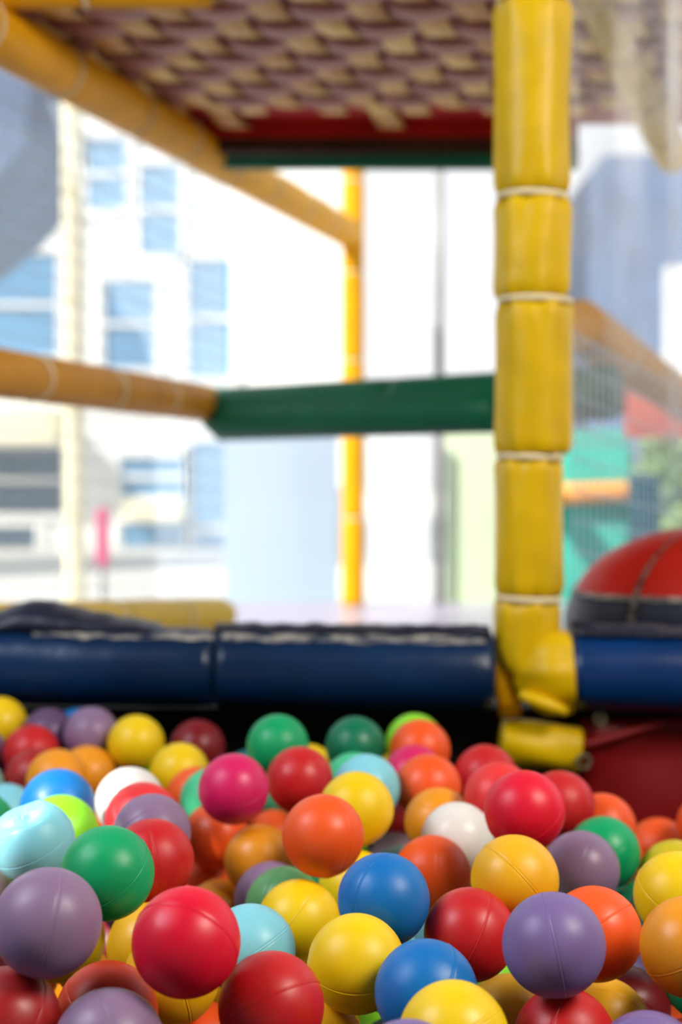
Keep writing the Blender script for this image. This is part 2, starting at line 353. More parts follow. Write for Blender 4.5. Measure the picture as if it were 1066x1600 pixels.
('purple', 'plastic play ball lying just beyond the edge of the picture', -0.5208, 1.8857, 0.2331),
('blue', 'plastic play ball lying just beyond the edge of the picture', -0.4485, 1.5606, 0.2194),
('green', 'plastic play ball lying just beyond the edge of the picture', 0.3135, 1.1706, 0.1768),
('amber', 'plastic play ball lying just beyond the edge of the picture', -0.4154, 1.4504, 0.2293),
('green', 'plastic play ball lying just beyond the edge of the picture', -0.3863, 1.2182, 0.2004),
('blue', 'plastic play ball lying just beyond the edge of the picture', -0.5328, 1.8139, 0.1873),
('blue', 'plastic play ball lying just beyond the edge of the picture', 0.3776, 1.2332, 0.2071),
('orange', 'plastic play ball buried out of sight under the other balls', -0.0186, 1.5412, 0.1765),
('blue', 'plastic play ball buried out of sight under the other balls', -0.3967, 1.3059, 0.1451),
('amber', 'plastic play ball buried out of sight under the other balls', -0.3642, 1.041, 0.1417),
('blue', 'plastic play ball buried out of sight under the other balls', -0.5375, 1.8996, 0.1553),
('orange', 'plastic play ball buried out of sight under the other balls', -0.0276, 0.8971, 0.1308),
('orange', 'plastic play ball buried out of sight under the other balls', -0.3225, 1.4298, 0.1527),
('green', 'plastic play ball buried out of sight under the other balls', 0.0442, 0.8769, 0.1498),
('purple', 'plastic play ball buried out of sight under the other balls', -0.4377, 1.7732, 0.1264),
('orange', 'plastic play ball buried out of sight under the other balls', -0.1286, 0.9327, 0.1227),
('red', 'plastic play ball buried out of sight under the other balls', -0.2957, 1.2069, 0.1104),
('green', 'plastic play ball buried out of sight under the other balls', 0.4365, 1.3682, 0.1478),
('blue', 'plastic play ball buried out of sight under the other balls', -0.1901, 1.6741, 0.122),
('yellow', 'plastic play ball buried out of sight under the other balls', 0.3273, 0.9648, 0.1183),
('yellow', 'plastic play ball buried out of sight under the other balls', -0.368, 1.1449, 0.123),
('orange', 'plastic play ball buried out of sight under the other balls', -0.388, 1.2162, 0.1171),
('orange', 'plastic play ball buried out of sight under the other balls', -0.2639, 1.0416, 0.1111),
('blue', 'plastic play ball buried out of sight under the other balls', -0.1516, 1.8418, 0.1493),
('purple', 'plastic play ball buried out of sight under the other balls', -0.398, 1.6254, 0.1015),
('red', 'plastic play ball buried out of sight under the other balls', 0.1773, 0.9939, 0.1251),
('amber', 'plastic play ball buried out of sight under the other balls', -0.5656, 1.8224, 0.1032),
('blue', 'plastic play ball buried out of sight under the other balls', -0.2663, 1.7396, 0.1099),
('blue', 'plastic play ball buried out of sight under the other balls', -0.1152, 1.3443, 0.0858),
('orange', 'plastic play ball buried out of sight under the other balls', -0.4576, 1.9236, 0.121),
('blue', 'plastic play ball buried out of sight under the other balls', -0.0403, 1.029, 0.0686),
('purple', 'plastic play ball buried out of sight under the other balls', -0.316, 1.6017, 0.0645),
('purple', 'plastic play ball buried out of sight under the other balls', -0.048, 1.5923, 0.0543),
('purple', 'plastic play ball buried out of sight under the other balls', 0.1445, 1.1259, 0.0372),
('green', 'plastic play ball buried out of sight under the other balls', -0.0966, 1.2191, 0.0381),
('red', 'plastic play ball buried out of sight under the other balls', -0.1109, 1.4212, 0.0378),
('orange', 'plastic play ball buried out of sight under the other balls', -0.1201, 1.5128, 0.0574),
('amber', 'plastic play ball buried out of sight under the other balls', 0.0202, 1.57, 0.0679),
('amber', 'plastic play ball buried out of sight under the other balls', 0.1215, 1.2246, 0.0645),
('amber', 'plastic play ball buried out of sight under the other balls', 0.0237, 1.4357, 0.081),
('green', 'plastic play ball buried out of sight under the other balls', 0.1581, 1.4334, 0.0351),
('yellow', 'plastic play ball buried out of sight under the other balls', -0.3183, 1.4196, 0.0585),
('blue', 'plastic play ball buried out of sight under the other balls', -0.2464, 1.4601, 0.0359),
('green', 'plastic play ball buried out of sight under the other balls', 0.232, 1.1741, 0.0574),
('amber', 'plastic play ball buried out of sight under the other balls', -0.0206, 1.7148, 0.0369),
('yellow', 'plastic play ball buried out of sight under the other balls', 0.3082, 1.4893, 0.0394)]
rb=random.Random(11)
proto=None
for c,lab,x,y,z in BALLS:
    dent='caved-in' in lab
    if proto is None: o=proto=bpy.data.objects.new('play_ball',MESH[c])
    else:
        o=proto.copy()
    o.data=dent_me if dent else MESH[c]
    COL.objects.link(o); o.location=(x,y,z)
    q=Vector((rb.gauss(0,1),rb.gauss(0,1),rb.gauss(0,1))).to_track_quat('Z','Y')
    for k,nv in SEAM.items():
        if lab.startswith(k): q=Vector(nv).to_track_quat('Z','Y')
    if dent: q=Vector((-.35,-.30,.88)).to_track_quat('Z','Y')
    o.rotation_mode='QUATERNION'; o.rotation_quaternion=q
    tag(o,lab,'ball','plastic play balls in the ball pit')
# ---------------------------------------------------------------- setting
bm=bmesh.new(); box(bm,(-1.5,.2,-.08),(1.6,2.06,0)); struct('floor',bm,M['pit_floor'])
bm=bmesh.new(); box(bm,(-1.5,2.06,-.08),(1.15,2.12,.24)); struct('wall_back',bm,M['black_vinyl'])
DZ=.15
bm=bmesh.new(); box(bm,(-1.15,2.12,DZ-.06),(1.3,4.75,DZ)); tag(struct('floor_platform',bm,M['pale_deck']),'pale play platform floor behind the navy rail')
bm=bmesh.new(); box(bm,(-30,4.75,-.1),(30,45,0)); struct('ground',bm,M['concrete'])
bm=bmesh.new(); box(bm,(-1.6,-1.6,1.98),(1.9,2.25,2.06)); struct('shade_roof',bm,M['roof'])  # unseen roof, added to shade the pit from sun and sky
bm=bmesh.new(); box(bm,(-1.6,-1.66,0),(1.9,-1.6,1.98)); struct('shade_wall_front',bm,M['shade_wall'])  # added behind the camera, unseen, to cut light from the rear
bm=bmesh.new(); box(bm,(1.84,-1.6,0),(1.9,1.7,1.98)); struct('shade_wall_right',bm,M['shade_wall'])  # unseen, added to cut light from the right
# left wall added unseen to block sun, its gap placed to light some balls
bm=bmesh.new()
WX=-1.5
ya,yb,za,zb=.08,.42,1.36,1.67
box(bm,(WX-.06,-1.6,0),(WX,ya,1.98)); box(bm,(WX-.06,yb,0),(WX,2.4,1.98)); box(bm,(WX-.06,ya,0),(WX,yb,za)); box(bm,(WX-.06,ya,zb),(WX,yb,1.98))
struct('sun_blocker_left',bm,M['shade_wall'])
# ---------------------------------------------------------------- padded parts
rs=random.Random(5)
def beam(name,label,cat,p0,p1,r,m,nseg=4,tie=True,group=None,fold=.03,pinch=.07,mt='tie'):
    p0,p1=Vector(p0),Vector(p1); t=thing(name,label,cat,(p0+p1)/2,group); L=(p1-p0).length; d=(p1-p0)/L
    cuts=[i/nseg+(rs.uniform(-.12,.12)/nseg if 0<i<nseg else 0) for i in range(nseg+1)]
    for i in range(nseg):
        a=p0+d*L*cuts[i]+d*.002; b=p0+d*L*cuts[i+1]-d*.002
        obj('foam_sleeve',tube(bmesh.new(),a,b,ease(rs,(b-a).length,r,pinch,pinch,fold)),m,t)
        if tie and i: obj('cable_tie',torus_band(bmesh.new(),p0+d*L*cuts[i],d,r*(1-pinch)*.99,.007,.004),M[mt],t)
    return t
# front yellow post
D=2.0
k=D/F
pz=lambda y: at(830,y,D).z
pc=at(830,900,D); PX,PY=pc.x,pc.y
post=thing('padded_post','tall yellow padded post with white ties at the edge of the ball pit','post',(PX,PY,0))
segs=[(-330,-150,60,829),(-146,3,60,829),(12,307,59,829),(317,467,58.5,831),(476,709,59,834),(718,929,53,826),(938,1046,52,824)]
for y0,y1,r,x in segs:
    X=at(x,900,D).x
    a=Vector((X,PY,pz(y1))); b=Vector((X,PY,pz(y0)))
    tag(obj('foam_sleeve',tube(bmesh.new(),a,b,ease(rs,(b-a).length,r*k,.12,.11,.075,.04,w=.008),n=48,m=40),M['yellow_vinyl'],post))
for y,x,r in((-148,829,52),(8,829,52),(312,830,52),(472,834,54),(714,828,49),(934,826,48)):
    obj('cable_tie',torus_band(bmesh.new(),(at(x,900,D).x,PY,pz(y)),(0.03,0,1),r*k,.009,.004),tag(M['tie']),post)
# slanted sleeve where the post meets the right rail
a=at(802,1052,D-.012); b=at(889,1048,D-.012)
def rj(t,an): return k*(25+40*math.sin(min(1,t*1.5)*PI/2)+2.2*math.sin(5*an+3*t)+1.5*math.sin(9*an))
obj('elbow_sleeve',tube(bmesh.new(),a,b,rj,n=36,m=16),M['yellow_vinyl'],post)
a=at(778,1035,D-.01); b=at(790,1105,D-.01)
obj('elbow_sleeve',tube(bmesh.new(),at(786,1035,D),at(798,1118,D),lambda t,an:k*(17+4*math.sin(PI*t)+1.2*math.sin(3*an)),m=12),M['amber_vinyl'],post)
# fold of the sleeve hanging under the joint
bm=tube(bmesh.new(),at(812,1084,D-.055),at(886,1112,D-.058),lambda t,an:k*(9+6*math.sin(PI*t))*(1+.25*math.cos(2*an)),m=10)
obj('sleeve_fold',bm,M['yellow_vinyl'],post)
obj('foot_sleeve',tube(bmesh.new(),at(783,1158,D-.0),at(904,1172,D-.0),lambda t,an:k*(37-5*math.exp(-t*9)+1.5*math.sin(4*an+5*t)),m=16),M['yellow_vinyl'],post)
bm=bmesh.new(); torus_band(bm,at(912,1190,D-.045),(0.2,-1,0),.0075,.006,.004); obj('eyelet',bm,M['rust_metal'],post)
# navy rails
def railR(px): return 62*k
rail=thing('padded_rail','long navy blue padded rail behind the balls, left of the front yellow post','rail',tuple(at(380,1045,D)))
a=at(-420,1032,D); b=at(336,1043,D); c=at(340,1043,D); d=at(768,1049,D)
obj('rail_cover',tube(bmesh.new(),a,b,ease(rs,(b-a).length,62*k,.02,.02,.008,.03),n=40,m=40),M['navy_vinyl'],rail)
obj('rail_cover',tube(bmesh.new(),c,d,ease(rs,(d-c).length,63*k,.02,.05,.008,.03),n=40,m=30),M['navy_vinyl'],rail)
def strip_on(p0,p1,r,a0,a1,th,n=40,w=8,seed=0,amp=.004):
    """a thin strap of vinyl lying along a rail, between angles a0..a1 (degrees, 90 = top, 180 = towards the camera)"""
    p0,p1=Vector(p0),Vector(p1); d=(p1-p0).normalized(); bm=bmesh.new(); G=[]
    for s in(0,1):
        g=[]
        for i in range(n+1):
            row=[]
            for j in range(w+1):
                q=math.radians(a0+(a1-a0)*j/w+6*noise.noise(Vector((i*.3+seed,j*.1,3))))
                rr=r+th*(1-s)+amp*(.5+noise.noise(Vector((i*.45+seed,j*.5,7))))*(1 if s==0 else .3)
                row.append(bm.verts.new(p0.lerp(p1,i/n)+Vector((0,math.cos(q)*rr,math.sin(q)*rr))))
            g.append(row)
        G.append(g)
    for s in(0,1):
        for i in range(n):
            for j in range(w): bm.faces.new((G[s][i][j],G[s][i+1][j],G[s][i+1][j+1],G[s][i][j+1]))
    for i in range(n):
        for j in(0,w): bm.faces.new((G[0][i][j],G[0][i+1][j],G[1][i+1][j],G[1][i][j]))
    for j in range(w):
        for i in(0,n): bm.faces.new((G[0][i][j],G[0][i][j+1],G[1][i][j+1],G[1][i][j]))
    return bm
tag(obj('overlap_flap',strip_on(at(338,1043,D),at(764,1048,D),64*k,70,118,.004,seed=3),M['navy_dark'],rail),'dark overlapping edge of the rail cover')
tag(obj('worn_strip',strip_on(at(60,1036,D),at(336,1043,D),62.6*k,118,132,.0012,seed=8,amp=.001),M['worn'],rail),'line of pale worn cracks')
tag(obj('worn_strip',strip_on(at(350,1043,D),at(755,1048,D),63.4*k,112,133,.0012,seed=5,amp=.001),M['worn'],rail),'line of pale worn cracks')
# crumpled loose flap on top at the left
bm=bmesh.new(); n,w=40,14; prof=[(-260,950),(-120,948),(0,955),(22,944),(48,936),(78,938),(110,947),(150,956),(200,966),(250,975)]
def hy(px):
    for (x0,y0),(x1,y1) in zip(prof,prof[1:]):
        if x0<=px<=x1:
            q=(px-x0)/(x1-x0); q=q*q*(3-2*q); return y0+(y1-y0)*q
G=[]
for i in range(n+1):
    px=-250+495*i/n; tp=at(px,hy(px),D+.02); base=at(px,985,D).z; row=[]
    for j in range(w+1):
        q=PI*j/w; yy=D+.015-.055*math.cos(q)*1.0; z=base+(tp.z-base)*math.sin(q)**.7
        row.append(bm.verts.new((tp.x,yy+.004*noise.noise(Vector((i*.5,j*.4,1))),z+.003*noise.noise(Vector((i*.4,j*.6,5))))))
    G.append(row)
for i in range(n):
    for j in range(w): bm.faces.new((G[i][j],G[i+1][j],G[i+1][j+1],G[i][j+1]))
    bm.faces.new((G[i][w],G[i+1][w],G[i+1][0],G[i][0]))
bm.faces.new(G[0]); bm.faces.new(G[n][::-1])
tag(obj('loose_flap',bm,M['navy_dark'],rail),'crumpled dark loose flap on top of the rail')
rail2=thing('padded_rail','short blue padded rail on the right, from the yellow post to the right edge','rail',tuple(at(1000,1050,D)))
a=at(891,1047,D-.012); b=at(1750,1066,D-.10)
obj('rail_cover',tube(bmesh.new(),a,b,ease(rs,(b-a).length,62*k,.02,.02,.01,.03),n=40,m=40),mat('blue_vinyl',(5,54,112),.32,.35,var=.25,vscale=7,bump=.3,bscale=30),rail2)
tag(obj('overlap_flap',strip_on(a,b,64*k,66,122,.004,seed=23,amp=.006),M['navy_dark'],rail2),'dark overlapping edge of the rail cover')
# red panel below the right rail
rp=thing('hanging_panel','dark red vinyl panel hanging below the blue rail at the right','panel',tuple(at(1000,1200,1.95)))
bm=bmesh.new(); n,w=26,14; G=[]
for s in(0,1):
    g=[]
    for i in range(n+1):
        row=[]
        for j in range(w+1):
            px=908+640*i/n; py=1122+330*j/w
            fold=1160-(px-906)*.30
            dd=2.0-.012*math.exp(-((py-fold)/16)**2)+.008*noise.noise(Vector((i*.2,j*.25,2)))+.006*s
            row.append(bm.verts.new(at(px,py,dd)))
        g.append(row)
    G.append(g)
for s in(0,1):
    for i in range(n):
        for j in range(w): bm.faces.new((G[s][i][j],G[s][i+1][j],G[s][i+1][j+1],G[s][i][j+1]))
for i in range(n):
    for j in(0,w): bm.faces.new((G[0][i][j],G[0][i+1][j],G[1][i+1][j],G[1][i][j]))
for j in range(w):
    for i in(0,n): bm.faces.new((G[0][i][j],G[0][i][j+1],G[1][i][j+1],G[1][i][j]))
obj('vinyl_sheet',bm,M['red_vinyl'],rp)
bm=tube(bmesh.new(),at(910,1164,1.985),at(1040,1128,1.985),lambda t,an:.010*(1-.5*t)*(1+.2*math.cos(2*an)),m=12)
obj('sheet_fold',bm,M['red_vinyl'],rp)
bm=bmesh.new(); torus_band(bm,at(938,1124,1.97),(0,-1,0),.005,.006,.004); obj('snap_button',bm,M['rust_metal'],rp)
# bolster: red and navy rounded cushion
bo=at(1112,985,2.27); bol=thing('round_cushion','large red and navy rounded vinyl cushion behind the blue rail at the right edge','cushion',tuple(bo))
kb=2.27/F
def dome(z0,z1,infl=1.0,x0=-1,x1=1,n=64,m=14):
    RX,RZ,RY=228*kb*infl,163*kb*infl,.16*infl; bm=bmesh.new(); rings=[]
    for i in range(m+1):
        z=z0+(z1-z0)*i/m; s=max(0,1-abs(z)**2.1)**(1/2.1)
        ring=[]
        for q in range(n):
            an=2*PI*q/n; c,s2=math.cos(an),math.sin(an)
            e=.85; cx=abs(c)**e*(1 if c>=0 else -1); cy=abs(s2)**e*(1 if s2>=0 else -1)
            wob=1+.008*noise.noise(Vector((c*3,s2*3,z*4)))
            ring.append(bm.verts.new(bo+Vector((cx*s*RX*wob,cy*s*RY*wob,z*RZ))))
        rings.append(ring)
    for i in range(m):
        for q in range(n): bm.faces.new((rings[i][q],rings[i][(q+1)%n],rings[i+1][(q+1)%n],rings[i+1][q]))
    bm.faces.new(rings[0][::-1]); bm.faces.new(rings[-1]); return bm
tag(obj('cushion_top',dome(.37,.999),M['scarlet_vinyl'],bol),'red upper half')
tag(obj('cushion_base',dome(-.5,.36),M['navy_dark'],bol),'dark navy lower half')
tag(obj('piping',dome(.345,.385,1.012,m=4),M['worn'],bol),'worn pale seam piping')
bm=bmesh.new(); G=[]
for i in range(15):
    z=.97-.9*i/14; s=(1-abs(z)**2.1)**(1/2.1); row=[]
    for an in(-127.,-128.,-129.,-130.):
        an=math.radians(an); c,s2=math.cos(an),math.sin(an); e=.85
        row.append(bm.verts.new(bo+Vector((-abs(c)**e*s*228*kb*1.012,-abs(s2)**e*s*.16*1.012,z*163*kb))))
    G.append(row)
for i in range(14):
    for j in range(3): bm.faces.new((G[i][j],G[i+1][j],G[i+1][j+1],G[i][j+1]))
bmesh.ops.solidify(bm,geom=bm.faces[:],thickness=.003)
tag(obj('seam_tape',bm,M['worn'],bol),'worn upright seam tape')
# ---------------------------------------------------------------- platform structure behind
A=M['amber_vinyl']; G_='padded play frame bars'
beam('padded_bar','yellow padded beam slanting away under the upper left edge of the woven platform','bar',at(-190,-50,2.05),at(548,366,4.62),.049,A,9)
beam('padded_bar','yellow padded beam at mid height on the left, ending at the green beam','bar',at(-260,545,2.05),at(332,632,3.36),.044,M['tan_vinyl'],5)
beam('padded_bar','low yellow padded beam on the left just above the navy rail','bar',at(-220,992,2.12),at(346,962,3.32),.043,M['yellow_vinyl'],5)
beam('padded_bar','short yellow padded beam crossing the top left corner','bar',at(-240,-22,2.30),at(332,-22,2.36),.037,A,3)
g=beam('padded_bar','thick green padded beam at mid height left of the yellow post','bar',at(332,642,3.34),at(960,612,2.78),.053,M['green_vinyl'],2,tie=False,pinch=.02,fold=.01)
bm=bmesh.new(); p,q=at(350,648,3.32),at(775,634,2.9)
tb=tube(bm,p+Vector((0,-.01,-.018)),q+Vector((0,-.01,-.012)),lambda t,an:.050*(1+.12*math.cos(2*an)),n=24,m=20)
tag(obj('cover_flap',bm,M['green_vinyl'],g),'sagging end of the green cover')
beam('padded_bar','dark green padded beam along the back edge of the woven platform','bar',at(340,246,3.36),at(905,246,3.3),.030,M['green_vinyl'],1,tie=False,pinch=.02,fold=.01)
fp=beam('padded_post','yellow padded post far back in the middle of the picture','post',(at(552,760,4.62).x,4.64,DZ),(at(552,760,4.62).x,4.64,at(552,150,4.62).z),.037,A,6)
o=obj('steel_pole',tube(bmesh.new(),(at(686,760,4.66).x,4.66,DZ),(at(686,760,4.66).x,4.66,at(686,120,4.66).z),lambda t,an:.016,n=16,m=2),M['steel']); tag(o,'thin grey steel pole standing far back left of the front yellow post','pole')
beam('padded_bar','yellow padded beam slanting away at the upper right behind clear vinyl','bar',at(880,-130,2.12),at(1052,246,3.5),.043,M['yellow_vinyl'],5)
rb2=beam('padded_bar','tan padded beam sloping down at mid height on the right, behind clear vinyl','bar',at(902,506,2.75),at(1110,656,4.25),.052,M['tan_vinyl'],5)
# woven platform
pl=thing('woven_platform','raised play platform seen from below, woven of tan and mauve straps','platform',(0,2.8,1.36))
PZ=1.372
def xl(y): return -.62+(y-2.34)*.30
xr=lambda y:1.25+(y-2.34)*.30
bm=bmesh.new(); vs=[bm.verts.new((x,y,z)) for z in(PZ+.035,PZ+.05) for x,y in((xl(2.3)-.16,2.3),(xr(2.3),2.3),(xr(3.34),3.34),(xl(3.34)-.16,3.34))]
for f in((0,1,2,3),(4,5,6,7),(0,1,5,4),(1,2,6,5),(2,3,7,6),(3,0,4,7)): bm.faces.new([vs[i] for i in f])
tag(obj('red_mat',bm,M['mat_red'],pl,False),'red mat above the straps')
ys=[2.36+.098*i for i in range(8)]
n_t=21
def strap(bm,pts,wv,th=.004):
    a=[]
    for p in pts: a.append([bm.verts.new(p+wv*s+Vector((0,0,t))) for s,t in((-.5,0),(.5,0),(.5,th),(-.5,th))])
    for i in range(len(a)-1):
        for j in range(4): bm.faces.new((a[i][j],a[i][(j+1)%4],a[i+1][(j+1)%4],a[i+1][j]))
    bm.faces.new(a[0][::-1]); bm.faces.new(a[-1]); return bm
sp=.088
for j,y in enumerate(ys):                      # mauve straps run across
    pts=[]
    for i in range(n_t*4+1):
        x=xl(y)+.02+i*sp/4
        pts.append(Vector((x,y+.004*math.sin(i*.7+j),PZ+.007*math.cos(PI*(i/4+j)))))
    tag(obj('strap',strap(bmesh.new(),pts,Vector((0,.084,0))),M['strap_mauve'],pl),'mauve strap running across')
for i in range(n_t):                           # tan straps run away from the camera
    pts=[]
    for q in range(len(ys)*4+(12 if i%4==1 else 3)):
        y=ys[0]-.06+q*.098/4; x=xl(y)+.02+i*sp
        pts.append(Vector((x+.004*math.sin(q*.6+i),y,PZ-.007*math.cos(PI*((y-ys[0])/.098+i)))))
    tag(obj('strap',strap(bmesh.new(),pts,Vector((.055,0,0))),M['strap_tan'],pl),'tan strap running away from the camera')
bm=bmesh.new(); p,q=at(322,212,3.36),at(900,212,3.32); box(bm,(p.x,3.30,at(0,241,3.3).z),(q.x,3.33,PZ+.036)); tag(obj('back_board',bm,M['brown'],pl,False),'dark brown board at the back edge')
bm=bmesh.new(); tube(bm,Vector((xl(2.30)-.015,2.30,PZ+.01)),Vector((xl(3.3)-.015,3.3,PZ+.01)),lambda t,an:.018,n=12,m=6); tag(obj('edge_trim',bm,M['mat_red'],pl),'dark red trim along the left edge')
bm=bmesh.new(); box(bm,(xl(3.2)-.1,3.10,PZ+.014),(1.4,3.31,PZ+.03)); box(bm,(at(318,214,3.3).x,3.275,at(0,216,3.28).z),(at(900,214,3.3).x,3.295,PZ+.02)); tag(obj('hem',bm,M['scarlet_vinyl'],pl,False),'red hem along the back edge')
# ---------------------------------------------------------------- nets
def net(name,label,P00,P10,P11,P01,sx,sz,th,off=(-.065,.02,0),group=None):
    """rope net over the quad P00-P10-P11-P01"""
    P00,P10,P11,P01=[Vector(v)+Vector(off) for v in (P00,P10,P11,P01)]; bm=bmesh.new()
    W=(P10-P00).length; H=(P01-P00).length; nx=int(W/sx); nz=int(H/sz)
    nrm=(P10-P00).cross(P01-P00).normalized()
    def bar(a,b,side):
        side=side.normalized()*th/2; u=nrm*th/2; A_=[bm.verts.new(a+side*s+u*t) for s,t in((-1,-1),(1,-1),(1,1),(-1,1))]; B_=[bm.verts.new(b+side*s+u*t) for s,t in((-1,-1),(1,-1),(1,1),(-1,1))]
        for i in range(4): bm.faces.new((A_[i],A_[(i+1)%4],B_[(i+1)%4],B_[i]))
    for i in range(nx+1):
        t=i/nx; bar(P00.lerp(P10,t),P01.lerp(P11,t),P10-P00)
    for j in range(nz+1):
        t=j/nz; bar(P00.lerp(P01,t),P10.lerp(P11,t),P01-P00)
    o=obj(name,bm,M['net_white'],None,False); return tag(o,label,'net',group)
net('safety_net','white fine mesh net on the left between the upper and middle yellow beams',at(-200,556,2.15),at(388,643,3.75),at(388,289,3.75),at(-200,-20,2.15),.012,.04,.0016)
net('safety_net','white fine mesh net on the left below the middle yellow beam',at(-200,975,2.15),at(388,940,3.75),at(388,650,3.75),at(-200,560,2.15),.012,.04,.0016)
net('safety_net','white mesh net on the right below the sloping tan beam',at(896,960,2.4),at(1120,960,3.9),at(1120,640,3.9),at(896,520,2.4),.05,.05,.0022,(0,0,0))
# ---------------------------------------------------------------- clear vinyl strips
def vinyl(label,x0,x1,y0,y1,d,seed):
    bm=bmesh.new(); n,w=26,40; G=[]
    for i in range(n+1):
        row=[]
        for j in range(w+1):
            p=at(x0+(x1-x0)*i/n,y0+(y1-y0)*j/w,d)
            p.y+=.003*math.sin(i*.35+seed)+.006*noise.noise(Vector((i*.12+seed,j*.08,2)))
            row.append(bm.verts.new(p))
        G.append(row)
    for i in range(n):
        for j in range(w): bm.faces.new((G[i][j],G[i+1][j],G[i+1][j+1],G[i][j+1]))
    o=obj('vinyl_strip',bm,M['clear']); return tag(o,label,'curtain')
vinyl('hazy clear vinyl strip hanging directly right of the yellow post',893,1062,-200,702,2.10,1)
vinyl('clear vinyl strip hanging at the right edge, lapping over the strip beside the post',1042,1250,-200,702,2.06,4)
# ---------------------------------------------------------------- beyond the frame
o=obj('mesh_screen',rbox((at(352,0,5.2).x,5.18,.0),(at(528,0,5.2).x,5.22,at(0,655,5.2).z),.006),M['white_panel']); tag(o,'pale white screen panel standing beyond the platform left of the far yellow post','screen')
o=obj('mesh_screen',rbox((at(575,0,5.2).x,5.18,.0),(at(672,0,5.2).x,5.22,at(0,668,5.2).z),.006),M['screen_white']); tag(o,'white screen panel between the far yellow post and the grey pole','screen')
# white building
BY=11.0
bd=thing('building','white building with pale blue windows beyond the net on the left','building',(at(150,740,BY).x,BY,0))
def wy(y): return at(0,y,BY).z
def wx(x): return at(x,0,BY).x
bm=bmesh.new(); box(bm,(wx(-700),BY,0),(wx(545),BY+4,wy(-350))); obj('facade_wall',bm,M['facade'],bd,False)
def window(x0,y0,x1,y1,m='pane',bars=(0,1),sub='window_pane'):
    f=bmesh.new(); w=.06; X0,X1,Z0,Z1=wx(x0),wx(x1),wy(y1),wy(y0)
    box(f,(X0-w,BY-.05,Z0-w),(X1+w,BY,Z0)); box(f,(X0-w,BY-.05,Z1),(X1+w,BY,Z1+w)); box(f,(X0-w,BY-.05,Z0),(X0,BY,Z1)); box(f,(X1,BY-.05,Z0),(X1+w,BY,Z1))
    for i in range(1,bars[0]+1):
        xx=X0+(X1-X0)*i/(bars[0]+1); box(f,(xx-.02,BY-.045,Z0),(xx+.02,BY-.025,Z1))
    for i in range(1,bars[1]+1):
        zz=Z0+(Z1-Z0)*i/(bars[1]+1); box(f,(X0,BY-.045,zz-.02),(X1,BY-.025,zz+.02))
    fr=obj('window_frame',f,M['facade'],bd,False)
    p=bmesh.new(); box(p,(X0,BY-.02,Z0),(X1,BY-.005,Z1)); o=bpy.data.objects.new(sub,None)
    po=obj(sub,p,M[m],None,False); po.parent=fr; po.location=(0,0,0)
for wn in((-130,400,92,556),(166,440,244,575),(296,408,362,590),(222,262,282,400),(140,222,200,330),(-90,700,100,800,'pane_dark'),(-90,822,58,1000,'pane_dark'),(190,715,290,775),(190,818,292,900),(300,690,360,960)):
    window(*wn)
bm=bmesh.new(); box(bm,(wx(-300),BY-.5,wy(692)),(wx(104),BY,wy(648))); tag(obj('awning',bm,M['cream'],bd,False),'cream awning')
bm=bmesh.new(); box(bm,(wx(200),BY-.3,wy(808)),(wx(288),BY,wy(782))); tag(obj('awning',bm,M['cream'],bd,False),'small cream awning')
# slate roof at far left
sl=thing('outbuilding','slate blue gabled roof seen through the net at the far left','building',tuple(at(20,500,8)))
y0,y1=7.4,9.0
bm=bmesh.new(); pr=[(at(-260,470,8).x,at(0,470,8).z),(at(-260,40,8).x,at(0,40,8).z),(at(92,150,8).x,at(0,150,8).z),(at(78,268,8).x,at(0,268,8).z),(at(8,345,8).x,at(0,345,8).z),(at(-60,400,8).x,at(0,400,8).z)]
v0=[bm.verts.new((x,y0,z)) for x,z in pr]; v1=[bm.verts.new((x,y1,z)) for x,z in pr]
bm.faces.new(v0); bm.faces.new(v1[::-1])
for i in range(6): bm.faces.new((v0[i],v0[(i+1)%6],v1[(i+1)%6],v1[i]))
obj('gable_roof',bm,M['slate'],sl,False)
bm=bmesh.new(); box(bm,(at(-520,0,8).x,y0+.1,0),(at(-150,0,8).x,y1-.1,at(0,430,8).z)); obj('side_wall',bm,M['facade'],sl,False)
# pale yellow post outside
xo=at(116,0,5.6).x
beam('padded_post','pale yellow post standing outside behind the net on the left','post',(xo,5.6,0),(xo,5.6,at(0,150,5.6).z),.042,M['cream'],5)
# magenta figure-less pennant stand
o=obj('pennant',rbox((at(150,0,6.5).x,6.48,at(0,885,6.5).z),(at(170,0,6.5).x,6.52,at(0,795,6.5).z),.01),M['magenta']); pnn=tag(o,'small pink banner far outside on the left behind the net','banner')
bm=bmesh.new(); tube(bm,(at(160,0,6.5).x,6.53,0),(at(160,0,6.5).x,6.53,at(0,790,6.5).z),lambda t,an:.012,n=10,m=2); obj('banner_pole',bm,M['steel'],o)
# shrubs outside
def shrub(label,px,d,w,h,seed):
    rg=random.Random(seed); c=at(px,0,d); t=thing('shrub',label,'shrub',(c.x,d,0),'shrubs outside the play frame')
    bm=bmesh.new()
    for i in range(900):
        u,v=rg.uniform(0,2*PI),math.acos(rg.uniform(-1,1)); r=rg.uniform(.55,1)
        p=Vector((c.x+w*r*math.sin(v)*math.cos(u),d+w*r*math.sin(v)*math.sin(u),h*.55+h*.45*r*math.cos(v)))
        a=Vector((rg.gauss(0,1),rg.gauss(0,1),rg.gauss(0,1))).normalized(); b=a.orthogonal().normalized(); l=.05
        bm.faces.new([bm.verts.new(p+a*l),bm.verts.new(p+b*l*.4),bm.verts.new(p-a*l),bm.verts.new(p-b*l*.4)])
    obj('foliage',bm,M['leaf'],t,False)
    obj('stem',tube(bmesh.new(),(c.x,d,0),(c.x,d,h*.7),lambda q,an:.02,n=8,m=2),M['brown'],t)
